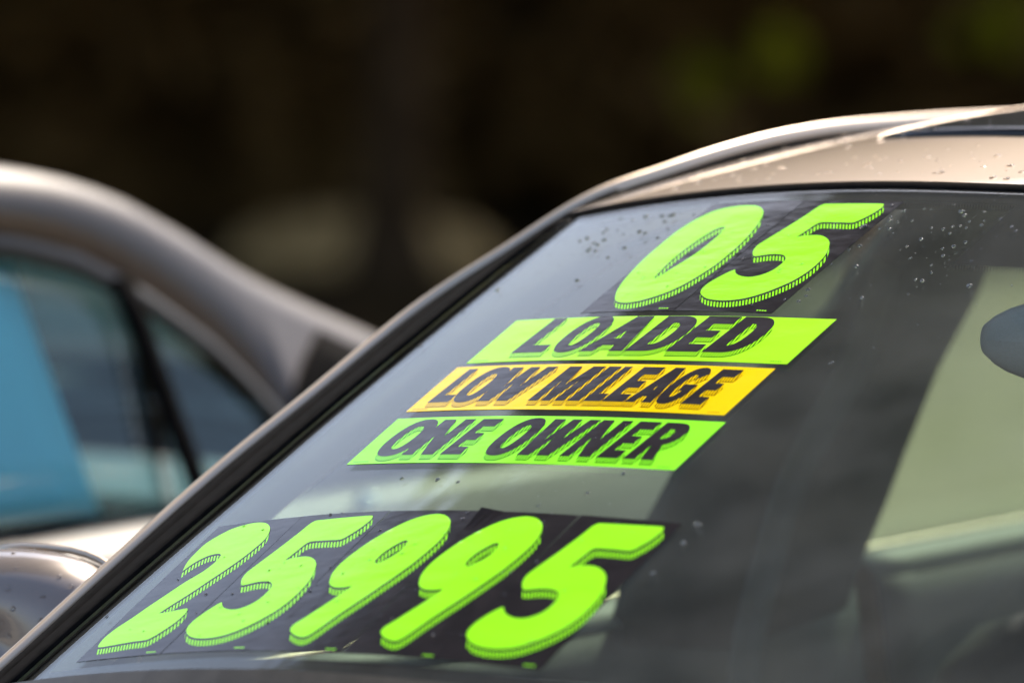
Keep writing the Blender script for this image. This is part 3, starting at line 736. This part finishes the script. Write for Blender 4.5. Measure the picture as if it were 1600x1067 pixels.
# ================================================================== RAINDROPS
DROPS = [(-0.2059, 0.6478, 0.00163), (-0.1869, 0.6522, 0.00109), (-0.1791, 0.6516, 0.00091), (-0.2129, 0.6353, 0.00127), (-0.2091, 0.6285, 0.00163), (-0.1981, 0.6258, 0.00109), (-0.2106, 0.6135, 0.00127), (-0.1995, 0.6134, 0.00163), (-0.1914, 0.6067, 0.00091), (-0.1915, 0.5965, 0.00054), (-0.1852, 0.6296, 0.00127), (-0.1562, 0.6181, 0.00109), (-0.1539, 0.597, 0.00163), (-0.1605, 0.583, 0.00127), (-0.1632, 0.5764, 0.00073), (-0.1434, 0.5633, 0.00109), (-0.1437, 0.5718, 0.00054), (-0.1424, 0.6165, 0.00145), (-0.1357, 0.622, 0.00127), (-0.1304, 0.609, 0.00127), (-0.1286, 0.6236, 0.00127), (-0.1202, 0.6205, 0.00109), (-0.1438, 0.6495, 0.00218), (-0.1359, 0.6427, 0.002), (-0.1241, 0.6322, 0.00109), (-0.1206, 0.651, 0.00091), (-0.1097, 0.6346, 0.00091), (-0.1074, 0.6264, 0.00145), (-0.1602, 0.662, 0.00073), (-0.0946, 0.6388, 0.00145), (-0.0741, 0.6251, 0.00163), (-0.0656, 0.6185, 0.00127), (-0.121, 0.5819, 0.00127), (-0.1119, 0.5868, 0.00181), (-0.1044, 0.5948, 0.00145), (-0.1121, 0.5695, 0.00145), (-0.1137, 0.5522, 0.00109), (-0.1053, 0.5393, 0.00109), (-0.1137, 0.5262, 0.00127), (-0.1053, 0.5244, 0.00181), (-0.0776, 0.5629, 0.00109), (-0.0522, 0.52, 0.00218), (-0.1052, 0.5012, 0.00073), (-0.0813, 0.5847, 0.00091), (-0.2247, 0.6562, 0.00109), (-0.0102, 0.524, 0.00073), (-0.5211, 0.6605, 0.00184), (-0.4977, 0.6571, 0.00163), (-0.4869, 0.6551, 0.00143), (-0.4841, 0.657, 0.00184), (-0.455, 0.6523, 0.00102), (-0.4844, 0.644, 0.00122), (-0.4661, 0.6251, 0.00102), (-0.4673, 0.6093, 0.00143), (-0.4925, 0.6224, 0.00153), (-0.5032, 0.6272, 0.00184), (-0.477, 0.6015, 0.00082), (-0.5229, 0.6262, 0.00102), (-0.5386, 0.6366, 0.00102), (-0.497, 0.5943, 0.00163), (-0.5411, 0.6181, 0.00184), (-0.5048, 0.5771, 0.00143), (-0.5707, 0.6284, 0.00204), (-0.5461, 0.598, 0.00184), (-0.5424, 0.609, 0.00163), (-0.5351, 0.5957, 0.00143), (-0.5764, 0.6238, 0.00143), (-0.5575, 0.6433, 0.00143), (-0.5554, 0.6356, 0.00143), (-0.5564, 0.6647, 0.00122), (-0.5345, 0.6561, 0.00102), (-0.5103, 0.5344, 0.00184), (-0.4733, 0.5731, 0.00082), (-0.5512, 0.6144, 0.00143), (-0.5468, 0.6028, 0.00143), (-0.4502, 0.5221, 0.00071), (-0.2104, 0.5804, 0.00154), (-0.2176, 0.5731, 0.00116), (-0.19, 0.5443, 0.0018), (-0.2138, 0.5004, 0.00167), (-0.2089, 0.49, 0.00129), (-0.21, 0.4795, 0.00154), (-0.1479, 0.4904, 0.0018), (-0.2331, 0.5078, 0.00116), (-0.16, 0.5833, 0.00103), (-0.2264, 0.4814, 0.0009), (-0.2293, 0.6153, 0.00283), (-0.1083, 0.383, 0.00121), (-0.1108, 0.3817, 0.00097), (-0.4014, 0.1769, 0.00194), (-0.3735, 0.1721, 0.00145), (-0.4479, 0.1813, 0.00145), (-0.0771, 0.1285, 0.00194), (-0.0814, 0.1299, 0.00145), (-0.0749, 0.1021, 0.00194), (-0.2189, 0.1611, 0.00145), (-0.2024, 0.1926, 0.00145), (-0.6353, 0.4386, 0.00145), (-0.6151, 0.537, 0.00145), (-0.6588, -0.0104, 0.00121), (-0.6191, 0.543, 0.00097), (-0.6287, 0.499, 0.00097), (-0.0762, 0.0578, 0.00194), (-0.2566, 0.1382, 0.00097)]
def dome(V, F, c, n, t, r, hgt=.62, nr=4, ns=10, stretch=1.0):
    n = n.normalized(); a = (t - n * t.dot(n)).normalized(); b_ = n.cross(a); b = len(V)
    V.append(c + n * r * hgt)
    ph = random.uniform(0, 6)
    for j in range(1, nr + 1):
        th = math.pi / 2 * j / nr
        for k in range(ns):
            q = 2 * math.pi * k / ns; rr = r * math.sin(th) * (1 + .10 * math.sin(2 * q + ph) + .06 * math.sin(3 * q + ph * 2))
            V.append(c + a * rr * math.cos(q) * stretch + b_ * rr * math.sin(q) + n * r * hgt * math.cos(th))
    for k in range(ns): F.append((b, b + 1 + k, b + 1 + (k + 1) % ns))
    for j in range(nr - 1):
        for k in range(ns):
            p = b + 1 + j * ns; F.append((p + k, p + ns + k, p + ns + (k + 1) % ns, p + (k + 1) % ns))
    F.append(tuple(b + 1 + (nr - 1) * ns + k for k in range(ns)))
V, F = [], []
rnd = random.Random(11)
dl = list(DROPS)
for _ in range(150):        # finer spatter
    cx, cs = rnd.choice([(-.15, .60), (-.13, .57), (-.53, .62), (-.5, .6), (-.3, .15), (-.1, .4)])
    dl.append((cx + rnd.gauss(0, .06), min(.68, cs + rnd.gauss(0, .05)), rnd.uniform(.0002, .0006)))
for _ in range(90):         # beads lying on the stickers
    dl.append((rnd.uniform(-.62, -.1), rnd.uniform(-.06, .13), rnd.uniform(.0004, .0012)))
for _ in range(30):
    dl.append((rnd.uniform(-.44, -.2), rnd.uniform(.47, .65), rnd.uniform(.0004, .0012)))
onst = lambda x, s: (-.64 < x < -.09 and -.082 < s < .128) or (-.45 < x < -.22 and .46 < s < .67) or (-.54 < x < -.15 and .21 < s < .46)
for x, s, r in dl:
    dome(V, F, G(x, s, .0009 if onst(x, s) else .00003), Gn(x, s), Vector((0, .88, .47)), r * 1.25, .42 if onst(x, s) else .75, stretch=rnd.uniform(.95, 1.25))
tag(mesh('windshield_raindrops', V, F, M['water']), 'clear raindrops beaded on the windshield glass and stickers', 'raindrops', kind='stuff')
V, F = [], []
for _ in range(230):
    x = rnd.uniform(-.6, .35); e = rnd.uniform(.012, .5) ** 1.0
    if rnd.random() < .35: e = rnd.uniform(.012, .12)
    n = (roof(x + .01, e) - roof(x - .01, e)).cross(roof(x, e + .01) - roof(x, e - .01))
    insun = abs(x) < .43 and .185 + .035 * (x / .4) ** 2 < e < .72
    dome(V, F, roof(x, e, .0042 if insun else .0), n, Vector((0, 1, .2)), rnd.uniform(.0012, .0034), .45, stretch=rnd.uniform(1, 1.5))
tag(mesh('roof_raindrops', V, F, M['water']), 'clear raindrops beaded along the beige roof edge', 'raindrops', kind='stuff')
V, F = [], []
me = MIR.data; mw = Matrix.Translation(car.location)
polys = [p for p in me.polygons if p.normal.y < .2]
for _ in range(110):
    p = rnd.choice(polys); c = mw @ p.center
    if c.z < .94: continue
    dome(V, F, c + p.normal * -.0002, p.normal, Vector((0, .2, 1)), rnd.uniform(.0012, .0032), .6)
tag(mesh('mirror_raindrops', V, F, M['water']), 'clear raindrops beaded on the beige side mirror', 'raindrops', kind='stuff')

# ================================================================== NEIGHBOURING CAR
NX = -2.55
ncar = empty('parked_car', (NX, .3, 0))
tag(ncar, 'bronze grey sedan parked alongside, blue paper in its rear side window', 'car')
lower_body(ncar, NX, .885, -1.95, 2.60, -.62, M['paint2'], zoff=-.062, panels=[('fender', -1.95, -.75), ('front_door', -.75, .22), ('rear_door', .22, 1.38), ('rear_fender', 1.38, 2.60)], steep=lambda y: min(1, max(0, (y - 1.25) / .3)))
# y, roof centre z, rail z, window top z
NT = [(-.90, .97, .955, .93), (-.5, 1.17, 1.14, 1.08), (-.1, 1.345, 1.305, 1.24), (.3, 1.385, 1.348, 1.285), (.8, 1.388, 1.358, 1.292), (1.118, 1.372, 1.351, 1.268), (1.224, 1.362, 1.340, 1.245), (1.333, 1.345, 1.314, 1.195), (1.444, 1.305, 1.269, 1.125), (1.53, 1.262, 1.228, 1.04), (1.58, 1.238, 1.206, .955), (1.68, 1.192, 1.170, .935), (1.80, 1.150, 1.130, .935), (2.1, 1.02, 1.005, .935), (2.3, .955, .945, .93)]
def nbelt(y): return belt(y + .62) - .062
NPX, YS = [], [-.9 + 3.2 * k / 64 for k in range(65)]
def nrow(y, sg):
    zc, zr, zw = interp(NT, y); zb = nbelt(y) - .002; zw = max(zw, zb + .001)
    xw = lambda z: .752 - (z - .93) * .27
    pts = [(0, zc), (.25, lerp(zc, zr, .08)), (.45, lerp(zc, zr, .35)), (.57, lerp(zc, zr, .75)), (.625, zr), (.652, zr - .016), (.667, zr - .038), (xw(zw) + .004, zw), (.752, zb)]
    return [Vector((NX + sg * x, y, z)) for x, z in pts]
for sg in (1, -1):
    def sk(i, j):
        y = (YS[i] + YS[i + 1]) / 2; top = j <= 2
        if top and (y < -.15 or 1.45 < y < 2.2): return True                    # windshield and rear window openings
        return j == 7 and interp(NT, y)[2] > nbelt(y) + .02                     # side window openings
    loft('body_side' if True else '', [nrow(y, sg) for y in YS], M['paint2'], ncar, skip=sk, thick=.012 if sg > 0 else -.012)
    def npane(nm, ya, yb, mt, off=-.012):
        rows = []
        n = 20
        for k in range(n + 1):
            y = lerp(ya, yb, k / n); r = nrow(y, sg); rows.append([r[7].lerp(r[8], t / 4) + Vector((sg * off, 0, 0)) for t in range(-0, 5)])
        return loft(nm, rows, mt, ncar, thick=.003)
    npane('front_side_window', -.86, .30, M['side2']); npane('rear_side_window', .38, 1.31, M['side2']); npane('quarter_window', 1.33, 1.575, M['side2'])
    # black surround of the rear window, wrapping onto the pillar
    rows = []
    for k in range(24):
        y = lerp(1.46, 2.2, k / 23); r = nrow(y, sg); f0 = max(0, 1 - k / 6)
        a_ = r[6].lerp(r[8], f0); q = [a_.lerp(r[8], .25), a_.lerp(r[8], .5), a_.lerp(r[8], .75), r[8]]
        rows.append([p + Vector((sg * .004, 0, .002)) for p in [a_] + q])
    loft('rear_window_surround', rows, M['moulding'], ncar, thick=.003 if sg > 0 else -.003)
    # black window frame along the top, pillars between the panes
    rows = []
    for k in range(50):
        y = lerp(-.85, 1.575, k / 49); r = nrow(y, sg); a, b = r[7], r[8]; d = (b - a)
        L = max(d.length, 1e-4); d.normalize(); w = min(.022, L)
        rows.append([a - d * .006 + Vector((sg * .003, 0, 0)), a + d * w * .5 + Vector((sg * .004, 0, 0)), a + d * w + Vector((sg * -.004, 0, 0))])
    loft('window_frame', rows, M['rubber'], ncar, thick=.004)
    for nm, y_t, y_b, w in (('door_pillar', .30, .34, .05), ('window_divider', 1.285, 1.355, .026)):
        a, b = nrow(y_t, sg)[7], nrow(y_b, sg)[8]
        rows = [[a.lerp(b, t / 6) + Vector((sg * .003, dy, 0)) for dy in (-w / 2, 0, w / 2)] for t in range(7)]
        loft(nm, rows, M['moulding'], ncar, thick=.012)
# glass front and rear
for nm, ya, yb in (('windshield', -.88, -.12), ('rear_window', 1.47, 2.17)):
    rows = []
    for k in range(13):
        y = lerp(ya, yb, k / 12); r = nrow(y, -1)[::-1][5:] + nrow(y, 1)[1:4]
        rows.append([p + Vector((0, 0, -.006)) for p in r])
    loft(nm, rows, M['side2'], ncar, thick=.004)
nh = [[Vector((NX + x, y, lerp(.80, .93, ((y + 1.93) / 1.05) ** .7) - .06 * (abs(x) / .75) ** 3)) for x in [-.74 + .074 * i for i in range(21)]] for y in [-1.93 + .105 * k for k in range(11)]]
loft('hood', nh, M['paint2'], ncar, thick=.012)
loft('trunk_lid', [[Vector((NX + x, y, .955 - .03 * ((y - 2.25) / .35) ** 2 - .05 * (abs(x) / .72) ** 3)) for x in [-.72 + .072 * i for i in range(21)]] for y in [2.24 + .05 * k for k in range(8)]], M['paint2'], ncar, thick=.012)
rbox('cabin_floor', (NX, .4, .30), (1.40, 2.5, .05), M['trim'], ncar, .01)
rbox('dashboard', (NX, -.62, .80), (1.36, .36, .20), M['trim'], ncar, .05)
for sx in (-.36, .36):
    seat(NX + sx, .15, .92, ncar)
rbox('rear_seat_back', (NX, 1.45, .68), (1.30, .16, .52), M['cloth'], ncar, .06, rot=(-.3, 0, 0))
rbox('rear_shelf', (NX, 1.85, .905), (1.30, .6, .02), M['trim'], ncar, .006)
for sg in (-1, 1):
    rbox('door_trim', (NX + sg * .735, .35, .66), (.03, 2.1, .44), M['trim'], ncar, .012)
rows = [[Vector((NX + x, y, interp(NT, y)[0] - .035 - .03 * (x / .55) ** 2)) for x in (-.55, -.3, 0, .3, .55)] for y in [-.05 + .15 * k for k in range(10)]]
loft('headliner', rows, M['liner'], ncar, thick=-.005)
for x in (-.78, .78):
    for y in (-1.45, 1.75): wheel_part('wheel', Vector((NX + x, y, .33)), ncar)
# chrome stub added on the rear fender to give a sun glint
ab = []
for k in range(9):
    t = math.pi / 2 * k / 8; ab.append([Vector((NX + .795 + .016 * math.cos(t) * math.cos(a), 1.60 + .016 * math.cos(t) * math.sin(a), .934 + .020 * math.sin(t))) for a in [2 * math.pi * j / 20 for j in range(21)]])
loft('glint_stub', [[p + Vector((0, 0, -.05)) for p in ab[0]]] + ab, M['chrome'], ncar)
# blue paper hung inside the rear side window
def npt(y, z, ins):
    return Vector((NX + .752 - (z - .93) * .27 - ins, y, z))
rows = [[npt(lerp(.70, lerp(1.148, 1.215, (1.24 - z) / .30), i / 8), z, .030 + .004 * math.sin(i * 1.1 + z * 9)) for i in range(9)] for z in [.945 + .292 * k / 10 for k in range(11)]]
tag(loft('paper_sheet', rows, M['blue'], thick=.0006), 'sheet of blue paper hung inside the bronze grey car\'s rear side window', 'paper')

# ================================================================== BACKGROUND WOOD BEYOND THE LOT
BV = Vector((-math.sin(YAW), math.cos(YAW), 0)); RV = Vector((math.cos(YAW), math.sin(YAW), 0))
def far(d, l, z=0.): return Vector((CAM.x, CAM.y, 0)) + BV * (d + 6) + RV * (l * 1.2) + Vector((0, 0, z))
M['bark'] = vary(mat('dark_bark', (.05, .031, .017), .95, spec=0.), 6, (.03, .018, .010), (.06, .037, .020), bump=.8)
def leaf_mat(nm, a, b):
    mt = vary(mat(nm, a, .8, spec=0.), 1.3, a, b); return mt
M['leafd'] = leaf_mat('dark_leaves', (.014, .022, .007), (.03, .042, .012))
M['leafu'] = leaf_mat('understory_leaves', (.09, .050, .018), (.19, .108, .039))
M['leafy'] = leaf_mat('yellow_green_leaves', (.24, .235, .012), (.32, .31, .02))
M['bank'] = vary(mat('sun_toned_soil', (.46, .29, .12), .95, spec=0.), 4, (.38, .235, .095), (.52, .335, .14), bump=.5)  # soil kept pale; the sunlit look is put into its colour
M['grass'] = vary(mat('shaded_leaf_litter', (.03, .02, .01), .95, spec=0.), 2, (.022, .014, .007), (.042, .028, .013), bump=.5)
# woodland floor: a sheet a few mm above the lot
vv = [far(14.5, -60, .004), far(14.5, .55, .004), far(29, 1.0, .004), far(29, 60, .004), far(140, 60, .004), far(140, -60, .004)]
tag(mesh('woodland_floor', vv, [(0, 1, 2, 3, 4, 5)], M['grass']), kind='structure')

def leaf_cloud(n, rx, ry, rz, size, rng, clumps=26, base=0.):
    V, F = [], []
    cl = []
    while len(cl) < clumps:
        p = Vector((rng.uniform(-1, 1), rng.uniform(-1, 1), rng.uniform(-1, 1)))
        if .25 < p.length < 1: cl.append((p, rng.uniform(.22, .42)))
    for _ in range(n):
        d = Vector((rng.gauss(0, 1), rng.gauss(0, 1), rng.gauss(0, 1))).normalized()
        if cl:
            c, r = rng.choice(cl); p = c + d * r * rng.random() ** .4
        else: p = d * rng.random() ** .36
        p = Vector(p); p = Vector((p.x * rx, p.y * ry, p.z * rz + base))
        a = Vector((rng.gauss(0, 1), rng.gauss(0, 1), rng.gauss(0, .6))).normalized(); b = a.cross(Vector((rng.gauss(0, 1), rng.gauss(0, 1), rng.gauss(0, 1)))).normalized()
        s = size * rng.uniform(.6, 1.3); q = len(V)
        V += [p - a * s, p + b * s * .45, p + a * s, p - b * s * .45]; F.append((q, q + 1, q + 2, q + 3))
    return V, F
def mesh_data(nm, V, F, mt):
    me = bpy.data.meshes.new(nm); me.from_pydata([tuple(v) for v in V], [], F); me.materials.append(mt); return me
rng = random.Random(3)
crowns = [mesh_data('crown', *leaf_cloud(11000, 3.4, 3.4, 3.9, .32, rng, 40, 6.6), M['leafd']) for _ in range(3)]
def trunk_mesh(rng):
    V, F = [], []
    def limb(pts, rads, n=9):
        b = len(V)
        for p, r in zip(pts, rads):
            for k in range(n): V.append(p + Vector((math.cos(2 * math.pi * k / n), math.sin(2 * math.pi * k / n), 0)) * r)
        for i in range(len(pts) - 1):
            for k in range(n): F.append((b + i * n + k, b + i * n + (k + 1) % n, b + (i + 1) * n + (k + 1) % n, b + (i + 1) * n + k))
    limb([Vector((rng.gauss(0, .05) * z, rng.gauss(0, .05) * z, z * 1.0)) for z in (0, .25, .8, 1.8, 3.0, 4.5, 6.5)], [.24, .17, .145, .13, .12, .10, .05])
    for _ in range(5):
        a = rng.uniform(0, 6.28); z0 = rng.uniform(2.8, 4.8); d = Vector((math.cos(a), math.sin(a), .8))
        limb([Vector((0, 0, z0)), Vector((0, 0, z0)) + d * .9, Vector((0, 0, z0)) + d * 2.0], [.07, .05, .02], 6)
    return V, F
trunks = [mesh_data('trunk', *trunk_mesh(rng), M['bark']) for _ in range(3)]
TREES = [(26.5, -.58, 'bare dark trunk standing before the pale bank, just right of the bronze grey car'), (39, 2.9, 'dark tree at the right rear above the beige roof'), (31, -3.6, 'dark tree beyond the bronze grey car\'s roof'),
         (37, .9, 'dark tree deep in the wood above the windshield pillar'), (41, 6.2, 'dark tree at the wood edge, out to the right'), (29, -7.5, 'dark tree at the wood edge, out to the left'),
         (36, -6.0, 'dark tree in the second row at left'), (43, 4.2, 'dark tree in the second row at right'), (38, -1.6, 'dark tree in the second row at centre'), (40, 10, 'dark tree at the far right of the wood'),
         (32, -12, 'dark tree at the far left of the wood'), (42, 14, 'dark tree on the right outskirts'), (35, -17, 'dark tree on the left outskirts')]
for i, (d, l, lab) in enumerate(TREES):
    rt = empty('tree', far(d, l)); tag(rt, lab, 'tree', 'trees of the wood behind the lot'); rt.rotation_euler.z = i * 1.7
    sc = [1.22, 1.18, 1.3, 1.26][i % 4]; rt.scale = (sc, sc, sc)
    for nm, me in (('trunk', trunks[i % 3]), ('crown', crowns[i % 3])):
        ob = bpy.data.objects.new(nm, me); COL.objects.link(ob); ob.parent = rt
M['leafs'] = leaf_mat('silvery_leaves', (.13, .135, .10), (.20, .20, .16)); _nt = M['leafs'].node_tree  # leaves made pale so the added tree's reflection is not black
_tl = _nt.nodes.new('ShaderNodeBsdfTranslucent'); _tl.inputs[0].default_value = (.22, .23, .17, 1); _mx = _nt.nodes.new('ShaderNodeMixShader'); _mx.inputs[0].default_value = .5
_nt.links.new(_nt.nodes['Principled BSDF'].outputs[0], _mx.inputs[1]); _nt.links.new(_tl.outputs[0], _mx.inputs[2]); _nt.links.new(_mx.outputs[0], _nt.nodes['Material Output'].inputs[0])
rng2 = random.Random(21)  # unseen tree, added so its mirror image darkens part of the windshield
reflect_tree = empty('tree', (-9.4, 1.2, 0)); tag(reflect_tree, 'tall leaning silvery leaved tree over the lot, unseen, added to darken the windshield reflection', 'tree')
V, F = leaf_cloud(42000, 5.6, 5.0, 4.2, .26, rng2, 170, 13.6); V = [v + Vector((2.1, 3.2, 0)) for v in V]
tube('trunk', spline([reflect_tree.location + Vector(p) for p in ((0, 0, 0), (.05, .1, 2), (.3, .5, 5), (1.1, 1.6, 8.5), (1.9, 2.9, 12), (2.2, 3.3, 15))], 4), [.34 - .013 * k for k in range(21)], M['bark'], reflect_tree)
ob = bpy.data.objects.new('crown', mesh_data('crown', V, F, M['leafs'])); COL.objects.link(ob); ob.parent = reflect_tree
shr = [mesh_data('foliage', *leaf_cloud(9000, 2.1, 1.3, 1.6, .20, rng, 60, 1.2), M['leafu']) for _ in range(2)]
for i in range(22):
    l = -13 + 1.25 * i; d = 34.5 + (i % 3) * 1.3
    rt = empty('shrub', far(d, l)); rt.rotation_euler.z = YAW + .4 * math.sin(i * 2.1)
    tag(rt, 'dense dark shrub of the unlit thicket closing the wood', 'shrub', 'thicket shrubs behind the trees'); rt.scale = (1, 1, 1 + .25 * math.sin(i * 1.3))
    ob = bpy.data.objects.new('foliage', shr[i % 2]); COL.objects.link(ob); ob.parent = rt
# low bank at the foot of the thicket; its pale colour stands in for sunlight
rows = []
for k in range(25):
    l = -1.42 + 1.36 * k / 24; h = .30 * math.sin(math.pi * k / 24) ** .35 * (1 + .1 * math.sin(k * 1.9))
    rows.append([far(28.2 + dd, l, .0 + hh * h) for dd, hh in ((-.9, -.02), (-.6, .35), (-.3, .75), (0, 1), (.4, .8), (.9, .2), (1.2, -.02))])
tag(loft('sun_toned_bank', rows, M['bank']), kind='structure')
for (d, l, z, r, lab) in ((30, 1.40, 1.26, .17, 'yellow green sprig catching light, upper one beyond the roof'), (30.4, .98, 1.03, .16, 'dull yellow green sprig, lower one beyond the roof'), (33, 2.7, 1.45, .25, 'faint olive sprig near the top right corner')):
    rt = empty('sprig', far(d, l)); tag(rt, lab, 'plant')
    V, F = leaf_cloud(260, r, r, r * 1.1, .06, rng, 8, z); ob = bpy.data.objects.new('leaves', mesh_data('leaves', V, F, M['leafy'])); COL.objects.link(ob); ob.parent = rt
    tube('stem', [far(d, l), far(d, l + .03, z * .6), far(d, l, z)], [.012, .009, .005], M['bark'], rt)
